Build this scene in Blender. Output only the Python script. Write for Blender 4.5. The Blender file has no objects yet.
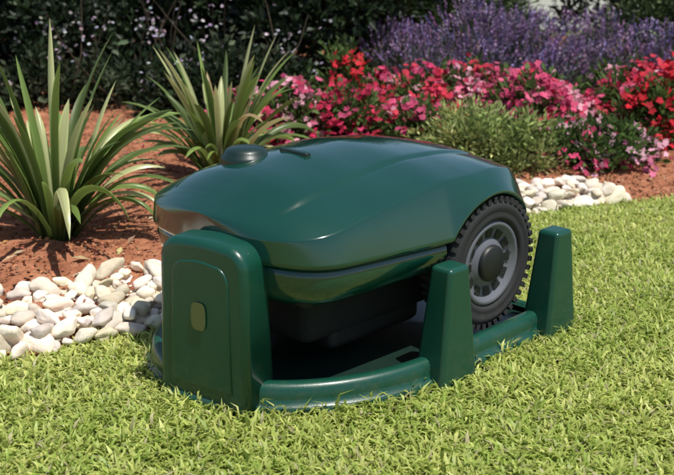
import bpy, math, numpy as np
from mathutils import Vector, Matrix
R = np.random.default_rng(7)
scene = bpy.context.scene
COL = scene.collection
# ------------------------------------------------------------ materials
def newmat(name):
    m = bpy.data.materials.new(name); m.use_nodes = True
    nt = m.node_tree
    return m, nt, nt.nodes["Principled BSDF"], nt.nodes["Material Output"]

def plastic(name, col, rough=.3, coat=.3, bump=.02, var=.12, bscale=300, dust=0.0):
    m, nt, p, o = newmat(name)
    tc = nt.nodes.new("ShaderNodeTexCoord")
    n = nt.nodes.new("ShaderNodeTexNoise"); n.inputs["Scale"].default_value = 9; n.inputs["Detail"].default_value = 6
    nt.links.new(tc.outputs["Object"], n.inputs["Vector"])
    mr = nt.nodes.new("ShaderNodeMapRange")
    mr.inputs["To Min"].default_value = rough*.75; mr.inputs["To Max"].default_value = rough*1.4
    nt.links.new(n.outputs["Fac"], mr.inputs["Value"]); nt.links.new(mr.outputs[0], p.inputs["Roughness"])
    mx = nt.nodes.new("ShaderNodeMix"); mx.data_type = 'RGBA'
    mx.inputs["A"].default_value = (*[c*(1-var) for c in col], 1); mx.inputs["B"].default_value = (*[c*(1+var)+.003 for c in col], 1)
    nt.links.new(n.outputs["Fac"], mx.inputs["Factor"]); out = mx.outputs["Result"]
    if dust:
        n3 = nt.nodes.new("ShaderNodeTexNoise"); n3.inputs["Scale"].default_value = 38; n3.inputs["Detail"].default_value = 9; n3.inputs["Roughness"].default_value = .75
        nt.links.new(tc.outputs["Object"], n3.inputs["Vector"])
        sx = nt.nodes.new("ShaderNodeSeparateXYZ"); nt.links.new(tc.outputs["Object"], sx.inputs[0])
        h = nt.nodes.new("ShaderNodeMapRange"); h.inputs["From Min"].default_value = 0; h.inputs["From Max"].default_value = .16
        h.inputs["To Min"].default_value = .14; h.inputs["To Max"].default_value = 0
        nt.links.new(sx.outputs["Z"], h.inputs["Value"])
        ad = nt.nodes.new("ShaderNodeMath"); ad.operation = 'ADD'; nt.links.new(n3.outputs["Fac"], ad.inputs[0]); nt.links.new(h.outputs[0], ad.inputs[1])
        mr3 = nt.nodes.new("ShaderNodeMapRange"); mr3.inputs["From Min"].default_value = .6; mr3.inputs["From Max"].default_value = .8
        mr3.inputs["To Max"].default_value = dust
        nt.links.new(ad.outputs[0], mr3.inputs["Value"])
        m3 = nt.nodes.new("ShaderNodeMix"); m3.data_type = 'RGBA'; m3.inputs["B"].default_value = (.16, .12, .07, 1)
        nt.links.new(mr3.outputs[0], m3.inputs["Factor"]); nt.links.new(out, m3.inputs["A"]); out = m3.outputs["Result"]
    nt.links.new(out, p.inputs["Base Color"])
    p.inputs["Coat Weight"].default_value = coat; p.inputs["Coat Roughness"].default_value = .09
    n2 = nt.nodes.new("ShaderNodeTexNoise"); n2.inputs["Scale"].default_value = bscale
    nt.links.new(tc.outputs["Object"], n2.inputs["Vector"])
    b = nt.nodes.new("ShaderNodeBump"); b.inputs["Strength"].default_value = bump*4; b.inputs["Distance"].default_value = .001
    nt.links.new(n2.outputs["Fac"], b.inputs["Height"]); nt.links.new(b.outputs[0], p.inputs["Normal"])
    return m

def foliage(name, rough=.5, trans=.3, spec=.4):
    m, nt, p, o = newmat(name)
    a = nt.nodes.new("ShaderNodeAttribute"); a.attribute_name = "Col"
    nt.links.new(a.outputs["Color"], p.inputs["Base Color"])
    p.inputs["Roughness"].default_value = rough; p.inputs["Specular IOR Level"].default_value = spec
    t = nt.nodes.new("ShaderNodeBsdfTranslucent"); nt.links.new(a.outputs["Color"], t.inputs["Color"])
    mx = nt.nodes.new("ShaderNodeMixShader"); mx.inputs[0].default_value = trans
    nt.links.new(p.outputs[0], mx.inputs[1]); nt.links.new(t.outputs[0], mx.inputs[2]); nt.links.new(mx.outputs[0], o.inputs[0])
    return m

def noisy(name, cols, scale, rough=.9, bump=.5, bdist=.01, detail=10, attr=False, scale2=None):
    m, nt, p, o = newmat(name)
    tc = nt.nodes.new("ShaderNodeTexCoord")
    n = nt.nodes.new("ShaderNodeTexNoise"); n.inputs["Scale"].default_value = scale; n.inputs["Detail"].default_value = detail
    n.inputs["Roughness"].default_value = .65
    nt.links.new(tc.outputs["Object"], n.inputs["Vector"])
    cr = nt.nodes.new("ShaderNodeValToRGB"); els = cr.color_ramp.elements
    els[0].position = .3; els[0].color = (*cols[0], 1); els[1].position = .7; els[1].color = (*cols[-1], 1)
    for i, c in enumerate(cols[1:-1]):
        e = els.new(.3+.4*(i+1)/(len(cols)-1)); e.color = (*c, 1)
    nt.links.new(n.outputs["Fac"], cr.inputs[0])
    out = cr.outputs[0]
    if attr:
        a = nt.nodes.new("ShaderNodeAttribute"); a.attribute_name = "Col"
        mx = nt.nodes.new("ShaderNodeMix"); mx.data_type = 'RGBA'; mx.blend_type = 'MULTIPLY'; mx.inputs["Factor"].default_value = 1
        nt.links.new(out, mx.inputs["A"]); nt.links.new(a.outputs["Color"], mx.inputs["B"]); out = mx.outputs["Result"]
    nt.links.new(out, p.inputs["Base Color"]); p.inputs["Roughness"].default_value = rough
    p.inputs["Specular IOR Level"].default_value = .25
    n2 = nt.nodes.new("ShaderNodeTexNoise"); n2.inputs["Scale"].default_value = scale2 or scale*4; n2.inputs["Detail"].default_value = 8
    nt.links.new(tc.outputs["Object"], n2.inputs["Vector"])
    b = nt.nodes.new("ShaderNodeBump"); b.inputs["Strength"].default_value = bump; b.inputs["Distance"].default_value = bdist
    nt.links.new(n2.outputs["Fac"], b.inputs["Height"]); nt.links.new(b.outputs[0], p.inputs["Normal"])
    return m

# ------------------------------------------------------------ mesh helpers
def mk(name, verts, faces, mat, smooth=True, cols=None, parent=None):
    me = bpy.data.meshes.new(name)
    verts = np.asarray(verts, dtype=np.float32)
    if isinstance(faces, np.ndarray):
        k = faces.shape[1]; nf = len(faces)
        me.vertices.add(len(verts)); me.vertices.foreach_set("co", verts.ravel())
        me.loops.add(nf*k); me.loops.foreach_set("vertex_index", faces.astype(np.int32).ravel())
        me.polygons.add(nf); me.polygons.foreach_set("loop_start", np.arange(0, nf*k, k, dtype=np.int32))
        me.update(calc_edges=True); me.validate()
    else:
        me.from_pydata([tuple(map(float, v)) for v in verts], [], faces); me.update()
    if smooth: me.polygons.foreach_set("use_smooth", [True]*len(me.polygons))
    if cols is not None:
        a = me.color_attributes.new("Col", 'FLOAT_COLOR', 'POINT')
        c = np.ones((len(verts), 4), dtype=np.float32); c[:, :3] = cols
        a.data.foreach_set("color", c.ravel())
    if mat: me.materials.append(mat)
    ob = bpy.data.objects.new(name, me); COL.objects.link(ob)
    if parent: ob.parent = parent
    return ob

def gridfaces(n, m, wrap=False, off=0):
    f = []
    for i in range(n-1):
        for j in range(m if wrap else m-1):
            a = i*m+j; b = i*m+(j+1) % m
            f.append((off+a, off+b, off+b+m, off+a+m))
    return f

def fixn(ob):
    import bmesh
    bm = bmesh.new(); bm.from_mesh(ob.data); bmesh.ops.remove_doubles(bm, verts=bm.verts, dist=1e-5)
    bmesh.ops.recalc_face_normals(bm, faces=bm.faces); bm.to_mesh(ob.data); bm.free()

def nrm(v): return v/np.maximum(np.linalg.norm(v, axis=-1, keepdims=True), 1e-9)

def leaf_arrays(pos, d, up, L, W, fold=.15, droop=.15):
    d = nrm(d); s = nrm(np.cross(d, up)); n = np.cross(s, d)
    L = L[:, None]; W = W[:, None]
    tip = pos+d*L-n*L*droop
    mid = pos+d*L*.45
    l = mid+s*W*.5+n*W*fold; r = mid-s*W*.5+n*W*fold
    v = np.stack([pos, l, tip, r], 1).reshape(-1, 3)
    k = np.arange(len(pos))[:, None]*4
    f = np.concatenate([k+np.array([[0, 1, 2]]), k+np.array([[0, 2, 3]])], 0)
    return v, f

def blade_arrays(pos, d, L, W, bend):
    up = np.array([0, 0, 1.]); n = len(pos)
    h = nrm(np.stack([d[:, 0], d[:, 1], np.zeros(n)], 1))
    s = np.stack([-h[:, 1], h[:, 0], np.zeros(n)], 1)
    a = R.uniform(-1, 1, n)[:, None]; s = nrm(s+h*a*.8)
    d = nrm(d); L = L[:, None]; W = W[:, None]
    mid = pos+d*L*.55
    tip = mid+nrm(d+h*bend[:, None])*L*.45-up*(bend[:, None]*L*.12)
    v = np.stack([pos-s*W*.4, pos+s*W*.4, mid+s*W*.5, mid-s*W*.5, tip], 1).reshape(-1, 3)
    k = np.arange(n)[:, None]*5
    f = np.concatenate([k+np.array([[0, 1, 2]]), k+np.array([[0, 2, 3]]), k+np.array([[3, 2, 4]])], 0)
    return v, f

class Acc:
    def __init__(s): s.v = []; s.f = []; s.c = []; s.n = 0
    def add(s, v, f, c, per):
        s.v.append(v); s.f.append(f+s.n); s.n += len(v); s.c.append(np.repeat(c, per, 0))
    def build(s, name, mat, smooth=False):
        return mk(name, np.concatenate(s.v), np.concatenate(s.f), mat, smooth, np.concatenate(s.c))

def rdir(n): return nrm(R.normal(size=(n, 3)))
def vcol(base, n, var=.25, hue=.08):
    base = np.array(base)
    return np.clip(base*(1+R.normal(0, var, (n, 1)))*(1+R.normal(0, hue, (n, 3))), .003, 1)

def bush(acc, c, r, nclump, per, leaf, col, clump_r=.25, var=.25, up_bias=.5, asp=.5, col2=None):
    c = np.array(c); r = np.array(r)
    dd = rdir(nclump); dd[:, 2] = np.abs(dd[:, 2])*1.0
    rad = R.uniform(.45, 1.1, nclump)[:, None]
    cc = c+dd*rad*r
    cb = np.where(R.uniform(size=(nclump, 1)) < .3, np.array(col2 if col2 is not None else col), np.array(col))
    cb = cb*(R.uniform(.5, 1.35, (nclump, 1)))
    idx = np.repeat(np.arange(nclump), per); n = len(idx)
    off = rdir(n)*R.uniform(.1, 1, (n, 1))*clump_r*r.mean()
    p = cc[idx]+off; p[:, 2] = np.maximum(p[:, 2], .01)
    d = nrm(off)+dd[idx]*.6+np.array([0, 0, up_bias])+R.normal(0, .4, (n, 3))
    L = leaf*R.uniform(.6, 1.3, n)
    v, f = leaf_arrays(p, d, rdir(n)+np.array([0, -.3, .8]), L, L*asp*R.uniform(.8, 1.2, n))
    cl = np.clip(cb[idx]*(1+R.normal(0, var, (n, 1))), .003, 1)
    acc.add(v, f, cl, 4)

def flowers(acc, pos, size, cols, petals=5, face=(0, -.5, .8)):
    n = len(pos)
    ax = nrm(np.array(face)+R.normal(0, .45, (n, 3)))
    a = nrm(np.cross(ax, rdir(n))); b = np.cross(ax, a)
    for k in range(petals):
        t = 2*math.pi*k/petals
        d = a*math.cos(t)+b*math.sin(t)+ax*.25
        L = size*R.uniform(.85, 1.1, n)
        v, f = leaf_arrays(pos, d, ax, L, L*.95, fold=.05, droop=.15)
        acc.add(v, f, np.clip(cols*(1+R.normal(0, .1, (n, 1))), 0, 1), 4)

# ------------------------------------------------------------ mats
M_green = plastic("green_plastic", (.002, .043, .027), .15, .9, .010, dust=.07)
M_green2 = plastic("green_dock_plastic", (.003, .056, .034), .32, .25, .05, dust=.2)
M_black = plastic("black_plastic", (.010, .011, .011), .5, 0, .06)
M_dark = plastic("dark_chassis_plastic", (.004, .005, .005), .75, 0, .05)
M_cap_floorshade = plastic("dark_green_cap_and_floor_shade", (.006, .022, .016), .35, .2, .03)
M_rubber = plastic("tyre_rubber", (.020, .020, .022), .75, 0, .1, dust=.35)
M_grey = plastic("grey_hub_plastic", (.12, .125, .145), .45, 0, .05, dust=.2)
M_label = plastic("label_print", (.12, .13, .045), .45, .1, .02)
M_metal = plastic("contact_metal", (.35, .33, .28), .3, 0, .02)
M_leaf = foliage("leaf"); M_strap = foliage("strap_leaf", .35, .3, .5)
M_grass = foliage("grass_blades", .45, .45, .4); M_petal = foliage("petal", .6, .35, .2)
M_soil = noisy("red_soil", [(.16, .058, .028), (.35, .135, .068), (.47, .22, .125)], 14, .95, .9, .02)
M_chip = noisy("bark_chip", [(.65, .65, .65), (1, 1, 1)], 60, .9, .5, .003, attr=True)
M_stone = noisy("pale_stone", [(.64, .56, .46), (.77, .71, .61), (.86, .82, .75)], 16, .8, .5, .006, attr=True)
M_ground = noisy("turf_ground", [(.12, .14, .03), (.20, .24, .06), (.28, .31, .09)], 18, .95, .8, .02)
M_path = noisy("pale_paving", [(.26, .27, .22), (.38, .38, .32)], 3, .9, .3, .01)
M_bark = noisy("woody_stem", [(.05, .035, .025), (.12, .09, .06)], 40, .9, .7, .004)

# ------------------------------------------------------------ layout functions
BX = [-6, -3, -1.3, -.73, -.44, 0, .4, .65, .92, 1.25, 2, 8]
BY = [-.6, .45, 1.5, 1.84, 2.02, 2.44, 2.84, 3.02, 3.15, 3.24, 3.32, 3.5]
def bord(x): return np.interp(x, BX, BY)
A = math.radians(44); F = np.array([-.325, 1.70])
E1 = np.array([math.cos(A), math.sin(A)]); E2 = np.array([math.sin(A), -math.cos(A)])
def tolocal(x, y):
    dx = x-F[0]; dy = y-F[1]
    return dx*E1[0]+dy*E1[1], -(dx*E2[0]+dy*E2[1])
HW = .338; DL = .90; FR = .43; RH = .062
def dock_halfw(u):
    u = np.asarray(u, float)
    w = np.where(u < FR, HW*np.sqrt(np.clip(1-((FR-u)/FR)**2, 0, 1)), HW)
    return np.where((u < 0) | (u > DL), 0, w)
TX, TY, TR, TW, TD = .060, -.070, math.radians(13), .226, .105
def in_dock(x, y, m=0.0):
    u, v = tolocal(x, y)
    a = (u-TX)*math.cos(TR)+(v-TY)*math.sin(TR); b = -(u-TX)*math.sin(TR)+(v-TY)*math.cos(TR)
    return ((np.abs(v) < dock_halfw(np.clip(u, 0.001, DL-.001))+m) & (u > -m-.0) & (u < DL+m)) | ((np.abs(a) < TD/2+m) & (np.abs(b) < TW/2+m))

# ------------------------------------------------------------ ground
mk("ground", [(-300, -300, 0), (300, -300, 0), (300, 300, 0), (-300, 300, 0)], [(0, 1, 2, 3)], M_ground, False)
mk("garden_path", [(-30, 10, .004), (30, 11.5, .004), (30, 19, .004), (-30, 17, .004)], [(0, 1, 2, 3)], M_path, False)
def soilz(x, y):
    d = y-bord(x)
    base = .006+.045*np.clip(d/.6, 0, 1)
    nz = .010*np.sin(x*9+1.3*np.sin(y*7))*np.sin(y*11+x*3)+.006*np.sin(x*31+y*17)*np.sin(y*29-x*13)
    return base+nz*np.clip(d/.2, 0, 1)*.9
xs = np.linspace(-6, 8, 420); ts = np.linspace(0, 1, 220)**1.5
X = np.repeat(xs, len(ts)); T = np.tile(ts, len(xs)); Y = bord(X)+T*(9.2-bord(X))
Z = soilz(X, Y)+R.normal(0, .003, len(X))*(T > 0)
fs = np.array(gridfaces(len(xs), len(ts)))
mk("garden_bed_soil", np.stack([X, Y, Z], 1), fs[:, ::-1].copy(), M_soil)

acc = Acc()
n = 46000
x = R.uniform(-2.2, 2.4, n); y = bord(x)+R.uniform(0.0, 1, n)**1.3*3.2
p = np.stack([x, y, soilz(x, y)+R.uniform(0, .006, n)], 1)
d = rdir(n); d[:, 2] *= .5
L = R.uniform(.005, .018, n)
v, f = leaf_arrays(p, d, rdir(n)*.6+np.array([0, 0, 1]), L, L*.65, .25, 0)
acc.add(v, f, vcol((.38, .165, .088), n, .33, .1), 4)
n = 600
x = R.uniform(-2.2, 2.4, n); y = bord(x)+R.uniform(0.1, 2.4, n)
p = np.stack([x, y, soilz(x, y)+.006], 1); d = rdir(n); d[:, 2] *= .2; L = R.uniform(.02, .05, n)
v, f = leaf_arrays(p, d, rdir(n)*.3+np.array([0, 0, 1]), L, L*.35, .25, 0)
acc.add(v, f, vcol((.42, .30, .18), n, .3, .1), 4)
acc.build("bark_mulch", M_chip)

# ------------------------------------------------------------ stones
import bmesh
bm = bmesh.new(); bmesh.ops.create_icosphere(bm, subdivisions=3, radius=1)
SV = np.array([v.co[:] for v in bm.verts]); SF = np.array([[v.index for v in f.verts] for f in bm.faces]); bm.free()
SV = nrm(SV)
pts = []
def try_stone(x, y, r, z, minf=.8):
    for (a, b, c, zz) in pts:
        if abs(zz-z) < .02 and (a-x)**2+(b-y)**2 < ((c+r)*minf)**2: return False
    pts.append((x, y, r, z)); return True
def strip_w(x): return np.interp(x, [-3, -.9, 0, .5, .9, 1.02], [.5, .47, .45, .38, .30, .1])
for k in range(18000):
    x = R.uniform(-2.4, 1.02); w = strip_w(x); y = bord(x)+R.uniform(-.02, 1)*w
    r = R.uniform(.028, .040) if k < 1800 else R.uniform(.011, .026)
    if in_dock(x, y, r*.8): continue
    try_stone(x, y, r, .014, .72)
for k in range(6000):
    x = R.uniform(-2.4, .97); w = strip_w(x); y = bord(x)+.03+R.uniform(0, 1)*(w-.07)
    if in_dock(x, y, .045): continue
    try_stone(x, y, R.uniform(.016, .036), .040, .9)
vs = []; ff = []; cc = []; k = 0
for (x, y, r, z) in pts:
    s = np.array([R.uniform(1.0, 1.5), R.uniform(.75, 1.05), R.uniform(.5, .8)])*r
    q = SV.copy()
    disp = np.ones(len(q))
    for j in range(4):
        dd = rdir(1)[0]; disp += .13*np.sin(q@dd*R.uniform(2, 4.5)+R.uniform(0, 6))
    for j in range(8):
        dd = rdir(1)[0]; lim = R.uniform(.62, .86); h = q@dd*disp
        disp = np.where(h > lim, disp*lim/np.maximum(h, 1e-6), disp)
    q = q*disp[:, None]*s
    R3 = np.array(Matrix.Rotation(R.uniform(0, 6.28), 3, 'Z') @ Matrix.Rotation(R.normal(0, .35), 3, 'X') @ Matrix.Rotation(R.normal(0, .3), 3, 'Y'))
    q = q@R3.T+np.array([x, y, z+.004])
    vs.append(q); ff.append(SF+k); k += len(q)
    t = R.uniform(.68, 1.18); cc.append(np.tile(np.array([t, t*R.uniform(.92, 1.0), t*R.uniform(.78, 1.0)]), (len(q), 1)))
mk("border_stones", np.concatenate(vs), np.concatenate(ff), M_stone, True, np.concatenate(cc))

# ------------------------------------------------------------ grass (tufts of blades)
def grass(nt_, per, x0, x1, y0, y1, Lr, Wr, tr):
    tx = R.uniform(x0, x1, nt_); ty = R.uniform(y0, y1, nt_)
    tl = R.uniform(.7, 1.3, nt_)*np.where(R.uniform(size=nt_) < .05, 1.35, 1); tc = R.normal(0, .24, nt_)
    ix = np.repeat(np.arange(nt_), per); n = len(ix)
    o = R.normal(0, 1, (n, 2))*tr
    x = tx[ix]+o[:, 0]; y = ty[ix]+o[:, 1]
    keep = (y < bord(x)+R.uniform(-.03, .03, n)) & ~in_dock(x, y, -.006)
    x = x[keep]; y = y[keep]; ix = ix[keep]; o = o[keep]; n = len(x)
    th = np.arctan2(o[:, 1], o[:, 0])+R.normal(0, .8, n); tilt = np.abs(R.normal(.75, .36, n))
    d = np.stack([np.cos(th)*np.sin(tilt), np.sin(th)*np.sin(tilt), np.cos(tilt)], 1)
    patch = .5+.5*np.sin(x*5.1+1.7*np.sin(y*4.3))*np.sin(y*6.2+1.3*np.sin(x*3.7))
    L = R.uniform(*Lr, n)*tl[ix]
    fr = in_dock(x, y, .022); L = np.where(fr, L*1.35, L)
    W = R.uniform(*Wr, n)
    c1 = np.array([.35, .47, .085]); c2 = np.array([.70, .72, .23])
    mixf = np.clip(.35*patch+.2+tc[ix]+R.normal(.1, .2, n), 0, 1)[:, None]
    c = c1*(1-mixf)+c2*mixf
    dead = R.uniform(size=n) < .05
    c[dead] = np.array([.62, .56, .32])*R.uniform(.7, 1.1, (dead.sum(), 1))
    c = c*R.uniform(.78, 1.15, (n, 1))
    p = np.stack([x, y, np.zeros(n)], 1)
    v, f = blade_arrays(p, d, L, W, R.uniform(.2, 1.7, n))
    v[:, 2] = np.maximum(v[:, 2], .0015)
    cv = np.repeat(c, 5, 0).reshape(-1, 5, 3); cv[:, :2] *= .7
    return v, f, cv.reshape(-1, 3)
parts = [grass(21000, 11, -1.2, 1.6, 1.15, 3.4, (.016, .037), (.0036, .0068), .013),
         grass(9000, 8, -3.5, 4, -.5, 4, (.018, .038), (.005, .008), .02)]
k = 0; V = []; FF = []; C = []
for v, f, c in parts: V.append(v); FF.append(f+k); C.append(c); k += len(v)
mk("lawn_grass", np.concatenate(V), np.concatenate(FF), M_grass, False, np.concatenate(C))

# ------------------------------------------------------------ strap leaf plants
def strap_plant(name, bx, by, nl, Lr, seed, spread=1.0):
    r = np.random.default_rng(seed); vs = []; fs = []; cs = []; k = 0
    for i in range(nl):
        th = r.uniform(0, 6.283); e = r.uniform(.15, 1.3)*spread; L = r.uniform(*Lr)*(1.05-.12*e); w = r.uniform(.020, .033)
        h = np.array([math.cos(th), math.sin(th), 0]); s = np.array([-h[1], h[0], 0])
        p = np.array([bx, by, .03])+h*r.uniform(0, .05); ang = e*.5; N = 14
        base = np.array([.14, .21, .05])*r.uniform(.5, 1.4)
        if r.uniform() < .28: base = np.array([.44, .47, .22])
        if r.uniform() < .06: base = np.array([.34, .25, .12])
        twist = r.normal(0, .6); dr = r.uniform(.9, 2.4)*max(e, .35)
        for j in range(N+1):
            t = j/N
            ww = w*(.6+1.2*t)*(1-t**3.0)**.8 if t < 1 else 0
            ww = min(ww, w)
            dirv = h*math.sin(ang)+np.array([0, 0, 1])*math.cos(ang)
            nn = np.cross(dirv, s); sd = s*math.cos(twist*t)+nn*math.sin(twist*t)
            n2 = np.cross(sd, dirv)
            for q, fo in ((-1, .25), (-.5, .1), (0, 0), (.5, .1), (1, .25)):
                vs.append(p+sd*ww*.5*q+n2*ww*fo*1.0)
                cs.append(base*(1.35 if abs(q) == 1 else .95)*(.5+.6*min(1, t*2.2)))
            p = p+dirv*L/N; ang += dr/N*(.2+1.7*t)
            p[2] = max(p[2], .03)
        fs += gridfaces(N+1, 5, off=k); k += (N+1)*5
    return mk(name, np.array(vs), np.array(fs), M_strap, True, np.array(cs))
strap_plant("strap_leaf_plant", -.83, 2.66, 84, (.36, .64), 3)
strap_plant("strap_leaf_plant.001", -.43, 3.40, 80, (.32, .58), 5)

# ------------------------------------------------------------ flower masses
def flowerbed(name, cx, cy, rx, ry, h, green, cols, nleaf, nfl, size=.02, seed=1, petals=5, dens=26, sr=.16):
    acc = Acc()
    nb = max(3, int(rx*ry*dens)); cols = np.array(cols)
    nx = max(1, int(round(math.sqrt(nb*rx/ry)))); ny = max(1, int(math.ceil(nb/nx)))
    cells = [((i+.5)/nx*2-1, (j+.5)/ny*2-1) for i in range(nx) for j in range(ny)]; nb = len(cells)
    for (gx, gy) in cells:
        ox = (gx+R.uniform(-.8, .8)/nx)*rx; oy = (gy+R.uniform(-.8, .8)/ny)*ry; hh = h*R.uniform(.7, 1.1)
        bush(acc, (cx+ox, cy+oy, .05), (sr, sr, hh), 40, max(4, nleaf//(nb*40)), .036, green, .35)
        m = int(nfl//nb*R.uniform(.55, 1.2))
        nh = max(5, m//6); hd = rdir(nh); hd[:, 2] = np.abs(hd[:, 2])*.9+.02; hd[:, 1] -= .35; hd = nrm(hd)
        hp = np.array([cx+ox, cy+oy, .05])+hd*np.array([sr*1.08, sr*1.08, hh])*R.uniform(.85, 1.15, (nh, 1))
        ix = R.integers(0, nh, m); p = hp[ix]+R.normal(0, .02, (m, 3)); p[:, 2] = np.maximum(p[:, 2], .03)
        fav = R.integers(0, len(cols)); ci = np.where(R.uniform(size=nh) < .6, fav, R.integers(0, len(cols), nh))
        flowers(acc, p, size, cols[ci][ix]*R.uniform(.65, 1.2, (m, 1)), petals)
    if nb > 4:
        m = 50*nb; p = np.stack([cx+R.normal(0, rx*.9+.1, m), cy-ry-.05+R.normal(0, .15, m), np.zeros(m)], 1); p[:, 2] = soilz(p[:, 0], p[:, 1])+.006
        p = p[p[:, 1] > bord(p[:, 0])+.3]
        if len(p): flowers(acc, p, size*.7, np.tile(cols[0], (len(p), 1)), 1, face=(0, 0, 1))
    return acc.build(name, M_petal)
PK = [(.66, .06, .17), (.74, .15, .27), (.82, .42, .50), (.55, .03, .09), (.66, .05, .09), (.70, .10, .22)]
RD = [(.62, .015, .03), (.68, .03, .05)]
GL = (.09, .15, .04)
flowerbed("pink_flower_bed", .00, 4.12, .54, .20, .22, GL, PK, 9000, 3800, .017, dens=50)
flowerbed("pink_flower_bed.001", 1.40, 4.22, .66, .36, .27, GL, PK, 18000, 7600, .017, dens=40)
flowerbed("pink_flower_bed.002", 1.02, 3.74, .12, .10, .16, GL, [(.72, .2, .33), (.8, .45, .55), (.64, .07, .17)], 3000, 560, .016)
flowerbed("pink_flower_bed.004", .66, 4.42, .44, .16, .27, GL, PK, 9000, 3200, .017, dens=90)
flowerbed("red_geranium", .04, 4.5, .06, .06, .42, GL, RD, 2200, 240, .019, sr=.10)
flowerbed("red_geranium.001", 1.36, 3.95, .07, .08, .33, GL, RD, 2500, 260, .019, sr=.10)
flowerbed("pink_flower_bed.003", 2.7, 4.3, .6, .4, .28, GL, PK, 9000, 3000, .018)
acc = Acc()
for i in range(9):
    bush(acc, (.60+R.uniform(-.19, .19), 3.66+R.uniform(-.1, .14), .04), (.14, .15, R.uniform(.15, .23)), 60, 24, .028, (.26, .33, .10), .35, asp=.38, col2=(.42, .45, .16))
acc.build("low_green_shrub", M_leaf)
def shrub(name, blobs, leaf, col, col2, ncl=70, per=22, asp=.45, cr=.3):
    acc = Acc()
    for (x, y, z, rx, ry, rz) in blobs:
        bush(acc, (x, y, z), (rx, ry, rz), ncl, per, leaf, col, cr, asp=asp, col2=col2)
    return acc.build(name, M_leaf)

def lavender(name, cx, cy, rx, ry, h, n, seed=0, pur=(.26, .17, .31)):
    acc = Acc()
    shr = [(cx+R.uniform(-1, 1)*rx, cy+R.uniform(-1, 1)*ry) for _ in range(max(3, int(rx*ry*22)))]
    for (a, b) in shr:
        hh = h*R.uniform(.75, 1.12)
        bush(acc, (a, b, .05), (.2, .18, hh*.7), 70, 16, .05, (.07, .10, .06), .35, asp=.16, up_bias=1.2, col2=(.13, .15, .10))
        m = n//len(shr)
        th = R.uniform(0, 6.283, m); ti = np.abs(R.normal(0, .5, m))
        d = np.stack([np.cos(th)*np.sin(ti), np.sin(th)*np.sin(ti), np.cos(ti)], 1)
        Ls = hh*R.uniform(.55, 1.15, m)
        p0 = np.array([a, b, .05])+R.normal(0, .05, (m, 3))*np.array([1, 1, 0])
        v, f = blade_arrays(p0, d, Ls, np.full(m, .004), np.full(m, .1)); acc.add(v, f, vcol((.09, .13, .06), m), 5)
        tip = p0+d*Ls[:, None]
        cc = vcol(pur, m, .4, .14)
        for k in range(7):
            q = tip-d*(k*.009)
            v, f = leaf_arrays(q, d*.8+rdir(m)*.7, rdir(m), np.full(m, .015), np.full(m, .011)); acc.add(v, f, cc*R.uniform(.7, 1.3, (m, 1)), 4)
    return acc.build(name, M_leaf)
lavender("lavender_bush", .52, 5.2, .48, .32, .47, 1250)
lavender("lavender_bush.001", 1.38, 5.3, .54, .35, .42, 1300)
lavender("lavender_bush.002", 2.9, 5.3, .5, .35, .45, 600)
lavender("lavender_bush.003", .90, 4.9, .42, .15, .36, 650)

DG = (.014, .028, .010); DG2 = (.032, .056, .022)
bl = [(R.uniform(-3.6, .3), R.uniform(5.3, 6.8), R.uniform(.1, .7), .35, .35, R.uniform(.35, .6)) for i in range(38)]
bl += [(xx, 7.1+R.uniform(-.2, .2), .2, .35, .3, R.uniform(.7, .95)) for xx in np.arange(-3.6, 1.15, .3)]
bl += [(xx, 7.3+R.uniform(-.2, .2), .2, .35, .3, R.uniform(.7, .95)) for xx in np.arange(1.95, 4.6, .3)]
shrub("dark_shrub", bl, .06, DG, DG2, 80, 20, .5, .28)
bl = [(R.uniform(.2, 1.12), R.uniform(6.2, 6.9), R.uniform(.1, .35), .28, .3, R.uniform(.35, .55)) for i in range(18)]
shrub("green_shrub", bl, .06, (.045, .08, .022), (.08, .12, .04), 75, 20, .25)
bl = [(R.uniform(1.85, 4.2), R.uniform(5.8, 6.9), R.uniform(.1, .4), .30, .3, R.uniform(.4, .6)) for i in range(22)]+\
     [(R.uniform(1.95, 2.5), R.uniform(5.0, 5.5), .1, .28, .25, R.uniform(.35, .5)) for i in range(6)]
shrub("green_shrub.001", bl, .055, (.05, .085, .026), (.11, .15, .05), 75, 20, .3)
acc = Acc()
for i in range(20):
    x = R.uniform(-2.4, -.15); bush(acc, (x, R.uniform(4.75, 5.3), .04), (.22, .2, R.uniform(.2, .42)), 50, 20, .045, (.022, .04, .016), .3, col2=(.08, .10, .055))
m = 260; hp = np.stack([R.uniform(-2.3, .0, 45), R.uniform(4.7, 5.3, 45), R.uniform(.2, .62, 45)], 1); p = hp[R.integers(0, 45, m)]+R.normal(0, .035, (m, 3))
flowers(acc, p, .011, vcol((.45, .40, .45), m, .3, .1), 5)
acc.build("white_flowering_shrub", M_petal)
vs = []; fs = []; k = 0
for i in range(50):
    x = R.uniform(-2.6, -.1); y = R.uniform(4.8, 5.6); a = np.array([x, y, 0.]); d = nrm(np.array([R.normal(0, .45), R.normal(0, .3), 1.])); L = R.uniform(.4, .9)
    for j in range(5):
        t = j/4; c = a+d*L*t+np.array([math.sin(t*4+i)*.04, 0, 0]); rr = .006*(1-.8*t)
        for q in range(6): vs.append(c+np.array([math.cos(q*1.047), math.sin(q*1.047), 0])*rr)
    fs += gridfaces(5, 6, True, k); k += 30
mk("bare_twigs", np.array(vs), fs, M_bark)
bl = [(xx+R.uniform(-.5, .5), 24+R.uniform(-.5, .5), .5, 1.3, .8, R.uniform(1.6, 2.6)) for xx in np.arange(-26, 27, 1.3)]
shrub("background_hedge", bl, .22, (.04, .075, .02), (.07, .11, .03), 110, 10, .5, .3)

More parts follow.
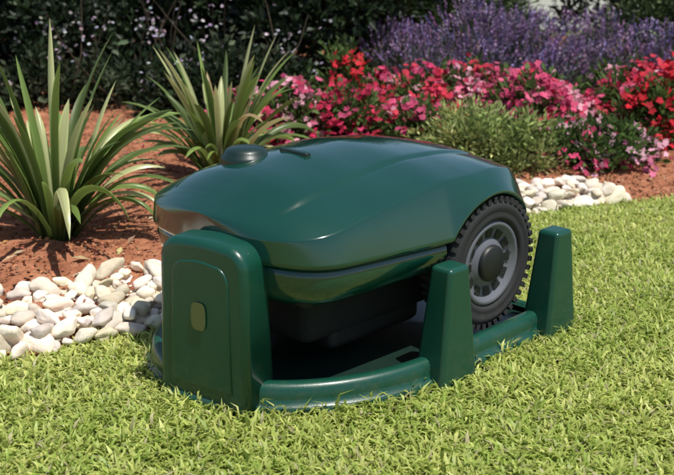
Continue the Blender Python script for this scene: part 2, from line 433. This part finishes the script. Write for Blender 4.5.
# ------------------------------------------------------------ mower + dock
dock = bpy.data.objects.new("charging_dock", None); COL.objects.link(dock)
dock.location = (F[0], F[1], 0); dock.rotation_euler = (0, 0, A)
mow = bpy.data.objects.new("robot_lawn_mower", None); COL.objects.link(mow)
mow.location = (F[0], F[1], 0); mow.rotation_euler = (0, 0, A)

def outline(n=60):
    P = []
    for i in range(n):
        t = -math.pi/2+math.pi*i/(n-1)
        P.append((FR-FR*math.cos(t), HW*math.sin(t)))
    rr = .06
    for i in range(1, 12): P.append((FR+(DL-FR-rr)*i/11, HW))
    for i in range(1, 7): t = math.pi/2*i/6; P.append((DL-rr+rr*math.sin(t), HW-rr+rr*math.cos(t)))
    for i in range(1, 11): P.append((DL, (HW-rr)*(1-2*i/10)))
    for i in range(1, 7): t = math.pi/2*i/6; P.append((DL-rr+rr*math.cos(t), -HW+rr-rr*math.sin(t)))
    for i in range(1, 11): P.append((DL-rr-(DL-FR-rr)*i/11, -HW))
    return np.array(P)
def offset(P, d, closed=True):
    if closed: T = np.roll(P, -1, 0)-np.roll(P, 1, 0)
    else: T = np.gradient(P, axis=0)
    T = nrm(T); N = np.stack([T[:, 1], -T[:, 0]], 1)
    return P+N*d
P = outline()
cen = np.array([.45, 0]); sgn = 1 if np.sum((offset(P, .01)-P)*(cen-P)) > 0 else -1
s_ = RH/.081
prof = [(-.012, 0), (-.011, .016), (-.008, .021), (.0, .024), (.001, .045*s_), (.003, .066*s_), (.008, .076*s_), (.016, .081*s_), (.030, .079*s_), (.036, .07*s_), (.042, .05*s_), (.046, .03), (.052, .026)]
vs = []
for ins, z in prof:
    Q = offset(P, sgn*ins)
    zz = np.where(Q[:, 0] > .86, z*.35, z)
    vs += [(a, b, c) for (a, b), c in zip(Q, zz)]
m = len(P); fs = gridfaces(len(prof), m, True)
o = mk("tray", vs, fs, M_green2, parent=dock); fixn(o)
Q = offset(P, sgn*.046)
mk("tray_floor", [(a, b, .024 if a < .8 else .012) for a, b in Q]+[(.45, 0, .024)], [(i, (i+1) % m, m) for i in range(m)], M_cap_floorshade, False, parent=dock)  # floor coloured darker than the tray, painting in the shade under the mower

def rbox(name, mat, parent, corners_fn, bev=.012, seg=4, smooth=True):
    bm = bmesh.new(); vv = [bm.verts.new(c) for c in corners_fn]
    for f in ((0, 1, 2, 3), (7, 6, 5, 4), (0, 4, 5, 1), (1, 5, 6, 2), (2, 6, 7, 3), (3, 7, 4, 0)): bm.faces.new([vv[i] for i in f])
    bmesh.ops.recalc_face_normals(bm, faces=bm.faces)
    if bev: bmesh.ops.bevel(bm, geom=list(bm.edges)+list(bm.verts), offset=bev, segments=seg, profile=.5, affect='EDGES')
    me = bpy.data.meshes.new(name); bm.to_mesh(me); bm.free()
    if smooth: me.polygons.foreach_set("use_smooth", [True]*len(me.polygons))
    me.materials.append(mat); ob = bpy.data.objects.new(name, me); COL.objects.link(ob); ob.parent = parent
    md = ob.modifiers.new("wn", 'WEIGHTED_NORMAL'); md.keep_sharp = False; md.weight = 100
    return ob
def box(x0, x1, y0, y1, z0, z1, tx0=0, tx1=0, ty0=0, ty1=0):
    return [(x0, y0, z0), (x1, y0, z0), (x1, y1, z0), (x0, y1, z0),
            (x0+tx0, y0+ty0, z1), (x1-tx1, y0+ty0, z1), (x1-tx1, y1-ty1, z1), (x0+tx0, y1-ty1, z1)]
for nm, sy, px, hz in (("guide_post_1", -1, .385, .252), ("guide_post_2", -1, .757, .25), ("guide_post_3", 1, .385, .252), ("guide_post_4", 1, .757, .25)):
    y0, y1 = (-.370, -.292) if sy < 0 else (.292, .370)
    rbox(nm, M_green2, dock, box(px, px+.118, y0, y1, 0, hz, .032, .026, .012, .012), .010, 4)
def place_t(o): o.location = (TX, TY, 0); o.rotation_euler = (0, 0, TR); return o
def arch_block(name, mat, W, H, rc, xa, xb, taper, bev, z0=0.0):
    prof = [(-W/2, z0), (W/2, z0)]
    for i in range(13): t = math.pi/2*i/12; prof.append((W/2-taper-rc+rc*math.cos(t), H-rc+rc*math.sin(t)))
    for i in range(1, 8): t = i/8; prof.append(((W/2-taper-rc)*(1-2*t), H+.004*math.sin(math.pi*t)))
    for i in range(13): t = math.pi/2*i/12; prof.append((-(W/2-taper-rc)-rc*math.sin(t), H-rc+rc*math.cos(t)))
    bm = bmesh.new()
    a = [bm.verts.new((xa+.010*z/H, y, z)) for y, z in prof]; b = [bm.verts.new((xb-.006*z/H, y, z)) for y, z in prof]
    n = len(prof); fa = bm.faces.new(a); fb = bm.faces.new(b[::-1])
    for i in range(n): bm.faces.new((a[i], b[i], b[(i+1) % n], a[(i+1) % n]))
    bmesh.ops.recalc_face_normals(bm, faces=bm.faces)
    bmesh.ops.bevel(bm, geom=list(fa.edges)+list(fb.edges), offset=bev, segments=5, profile=.5, affect='EDGES', clamp_overlap=True)
    me = bpy.data.meshes.new(name); bm.to_mesh(me); bm.free()
    me.polygons.foreach_set("use_smooth", [True]*len(me.polygons)); me.materials.append(mat)
    ob = bpy.data.objects.new(name, me); COL.objects.link(ob); ob.parent = dock
    md = ob.modifiers.new("wn", 'WEIGHTED_NORMAL'); md.keep_sharp = False; md.weight = 100
    return place_t(ob)
arch_block("charging_tower", M_green2, TW, .334, .045, -TD/2, TD/2-.012, .008, .016)
arch_block("tower_panel", M_green2, .15, .295, .035, -TD/2-.004, -TD/2+.03, .006, .0038, .045)
hh = -TD/2-.0035
ring = []
for i in range(40):
    t = 2*math.pi*i/40; c, s = math.cos(t), math.sin(t)
    ring.append((math.copysign(abs(c)**.6, c)*.018, math.copysign(abs(s)**.6, s)*.028))
o = mk("label", [(hh+.0062*1, 0, .19)]+[(hh+.0062+.010*z/.295, y, .19+z) for y, z in ring], [(0, 1+i, 1+(i+1) % 40) for i in range(40)], M_label, False, parent=dock)
place_t(o); o.location.x = TX-.0030
rbox("charging_contacts", M_metal, dock, box(.09, .12, -.08, -.02, .2, .24), .004, 2)

# ---- mower shell
x0, x1 = .080, .855
WX = .642; WZ = .198; WS = 1.10
def halfw(x):
    wb = np.interp(x, [0, .3, .6, .86], [.272, .288, .298, .28])
    a = np.clip((x-x0)/.15, 0, 1); b = np.clip((x1-x)/.11, 0, 1)
    return wb*(1-(1-a)**2.8)**(1/2.8)*(1-(1-b)**2.4)**(1/2.4)
def sm(x, X, Y):
    r = 0
    for dx in (-.03, -.015, 0, .015, .03): r = r+np.interp(x+dx, X, Y)
    return r/5
def topz(x): return sm(x, [.03, .085, .12, .2, .33, .48, .63, .78, .86, .9], [.343, .362, .388, .424, .446, .450, .434, .403, .372, .36])
def beltz(x):
    b = sm(x, [0, .2, .5, .9], [.308, .298, .285, .29])
    rr = .163
    arch = WZ+np.sqrt(np.clip(rr**2-(x-WX)**2, 0, None))
    return np.where(np.abs(x-WX) < rr, np.maximum(b, arch), b)
def shz(x): return np.maximum(sm(x, [.0, .1, .2, .3, .5, .7, .86], [.332, .342, .356, .374, .400, .398, .362]), beltz(x)+.016)
def shT(x): return sm(x, [.05, .2, .5, .8, .86], [.965, .945, .87, .80, .82])
NS = 220; ph = np.linspace(0, math.pi, NS); sx = x0+(x1-x0)*(1-np.cos(ph))/2
half = np.concatenate([np.linspace(0, 1, 90), 1+np.linspace(0, 1, 24)[1:]])
vs = []
for x in sx:
    w = float(halfw(x)); tz = float(topz(x)); bz = float(beltz(x)); sh = min(float(shz(x)), tz-.002); st = float(shT(x))
    bz = min(bz, sh-.004)
    row = []
    fade = min(1, max(0, (x-.13)/.06))*min(1, max(0, (.80-x)/.06))
    edge = .66-.16*min(1, max(0, (x-.15)/.6))
    for q in half:
        if q <= 1:
            t = q*st; z = sh+(tz-sh)*(1-q**(1.75+1.3*max(0, (.3-x)/.3)))
            stp = 1/(1+math.exp(min(40, max(-40, (q-edge)/.008))))
            z += (stp*.0045-.0012*math.exp(-((q-edge-.025)/.012)**2))*fade
            row.append((w*t, z))
        else:
            q2 = q-1; t = st+(1-st)*(q2**.85); z = sh+(bz-sh)*(q2**1.05); row.append((w*t, z))
    row += [(w, bz-.005), (max(w-.004, 0), bz-.009), (max(w-.016, 0), bz-.010), (max(w-.03, 0), bz-.002)]
    left = [(x, -a, b) for a, b in reversed(row[1:])]; right = [(x, a, b) for a, b in row]
    vs += left+right
mcols = len(row)*2-1
o = mk("shell", np.array(vs), np.array(gridfaces(NS, mcols)), M_green, parent=mow); fixn(o)

sx2 = x0+(.49-x0)*(1-np.cos(np.linspace(0, math.pi/2, 60)))
near = np.stack([sx2, -halfw(sx2)], 1)[::-1]; far = np.stack([sx2, halfw(sx2)], 1)[1:]
PP = np.concatenate([near, far]); T = offset(PP, .01, False); sg = 1 if np.sum((T-PP)*(np.array([.4, 0])-PP)) > 0 else -1
vs = []; lev = [(.020, 0.0, 0), (.018, -.012, 0), (.010, -.016, 0), (.008, -.03, 0), (.010, .25, 1), (.018, .225, 1), (.034, .212, 1), (.06, .208, 1)]
for ins, z, ab in lev:
    Q = offset(PP, sg*ins, False)
    zb = np.array([float(sm(q, [0, .2, .5, .9], [.308, .298, .285, .29])) for q in PP[:, 0]])
    zz = np.full(len(PP), z) if ab else zb+z
    vs += [(a, b, c) for (a, b), c in zip(Q, zz)]
o = mk("skirt", np.array(vs), np.array(gridfaces(len(lev), len(PP))), M_green, parent=mow); fixn(o)
rbox("chassis", M_dark, mow, box(.20, .78, -.17, .17, .09, .325, 0, 0, 0, 0), .03, 4)
rbox("chassis_upper", M_dark, mow, box(.14, .47, -.235, .235, .205, .26), .02, 4)
rbox("rear_bumper", M_dark, mow, box(.765, .84, -.22, .22, .2, .315), .03, 4)
rbox("mowing_deck", M_black, mow, box(.28, .56, -.16, .16, .055, .13), .02, 3)

def lathe(name, prof, mat, cx, cy, cz, n=64, parent=mow, sy=1, s=1.0):
    vs = []
    for r, y in prof:
        for i in range(n):
            t = 2*math.pi*i/n; vs.append((cx+s*r*math.cos(t), cy+sy*y, cz+s*r*math.sin(t)))
    fs = gridfaces(len(prof), n, True)
    o = mk(name, np.array(vs), fs, mat, True, parent=parent); fixn(o); return o
for k, sy in ((1, -1), (2, 1)):
    cy = sy*.252
    lathe(f"drive_wheel_{k}_tyre", [(.080, -.04), (.118, -.04), (.130, -.034), (.134, -.02), (.134, .02), (.130, .034), (.120, .041), (.112, .043), (.108, .040), (.100, .042), (.095, .043), (.090, .040), (.086, .03), (.080, .02)], M_rubber, WX, cy, WZ, 96, sy=sy, s=WS)
    lathe(f"drive_wheel_{k}_hub", [(.088, .018), (.087, .036), (.082, .040), (.076, .038), (.070, .026), (.050, .022), (.046, .030), (.030, .034), (.014, .034), (.0005, .034)], M_grey, WX, cy, WZ, 64, sy=sy, s=WS)
    lathe(f"drive_wheel_{k}_cap", [(.038, .030), (.037, .040), (.032, .044), (.0005, .045)], M_black, WX, cy, WZ, 32, sy=sy, s=WS)
    vs = []; fs = []; kk = 0
    for i in range(44):
        t = 2*math.pi*i/44
        for half_ in (0, 1):
            tt = t+(math.pi/44 if half_ else 0); ya, yb = ((-.040, .002) if half_ else (-.002, .0405))
            for r in (.126, .1368):
                for dt, yy in ((-.042, ya), (.042, ya), (.042, yb), (-.042, yb)):
                    d2 = dt*(1 if r < .13 else .8); vs.append((WX+WS*r*math.cos(tt+d2), cy+sy*yy, WZ+WS*r*math.sin(tt+d2)))
            fs += [(kk, kk+1, kk+2, kk+3), (kk+4, kk+5, kk+6, kk+7), (kk, kk+1, kk+5, kk+4), (kk+1, kk+2, kk+6, kk+5), (kk+2, kk+3, kk+7, kk+6), (kk+3, kk, kk+4, kk+7)]; kk += 8
    o = mk(f"drive_wheel_{k}_lugs", np.array(vs), fs, M_rubber, False, parent=mow); fixn(o)
    vs = []; fs = []; kk = 0
    for i in range(12):
        t = 2*math.pi*i/12
        for r, yy in ((.052, .0245), (.069, .0275)):
            for dt in (-.15, .15): vs.append((WX+WS*r*math.cos(t+dt), cy+sy*(yy+.0015), WZ+WS*r*math.sin(t+dt)))
        fs.append((kk, kk+1, kk+3, kk+2)); kk += 4
    mk(f"drive_wheel_{k}_slots", np.array(vs), fs, M_black, False, parent=mow)
lathe("caster_wheel", [(.0005, -.025), (.03, -.025), (.04, -.018), (.04, .018), (.03, .025), (.0005, .025)], M_rubber, .22, 0, .066, 32)

def vlathe(name, prof, mat, cx, cy, n=48):
    vs = [(cx+r*math.cos(2*math.pi*i/n), cy+r*math.sin(2*math.pi*i/n), z) for r, z in prof for i in range(n)]
    o = mk(name, np.array(vs), gridfaces(len(prof), n, True), mat, parent=mow); fixn(o)
vlathe("stop_button", [(.054, .40), (.054, .432), (.052, .438), (.047, .441), (.045, .447), (.038, .453), (.02, .456), (.0005, .457)], M_cap_floorshade, .268, .088)
rbox("display_panel", M_cap_floorshade, mow, box(.315, .335, -.05, .04, .40, .4535, .003, .003, .003, .003), .003, 2)

# ------------------------------------------------------------ light, world, camera
sd = Vector((.40, -.32, 1.35)).normalized()
el = math.asin(sd.z); az = math.atan2(sd.x, sd.y)
w = bpy.data.worlds.new("World"); scene.world = w; w.use_nodes = True
nt = w.node_tree; bg = nt.nodes["Background"]; sk = nt.nodes.new("ShaderNodeTexSky"); sk.sky_type = 'NISHITA'
sk.sun_disc = False; sk.sun_elevation = el; sk.sun_rotation = az
nt.links.new(sk.outputs[0], bg.inputs[0]); bg.inputs[1].default_value = .11
L = bpy.data.lights.new("sun", 'SUN'); L.energy = 5.0; L.angle = math.radians(.5); L.color = (1, .96, .89)
lo = bpy.data.objects.new("sun", L); COL.objects.link(lo); lo.rotation_euler = sd.to_track_quat('Z', 'Y').to_euler()
cam = bpy.data.cameras.new("camera"); co = bpy.data.objects.new("camera", cam); COL.objects.link(co)
cam.lens = 50; cam.sensor_width = 36; cam.clip_end = 1000; cam.clip_start = .05
co.location = (0, 0, .85); co.rotation_euler = (math.radians(90-17), 0, 0)
cam.dof.use_dof = True; cam.dof.focus_distance = 1.95; cam.dof.aperture_fstop = 6
scene.camera = co
scene.view_settings.view_transform = 'Standard'; scene.view_settings.look = 'None'; scene.view_settings.exposure = 0
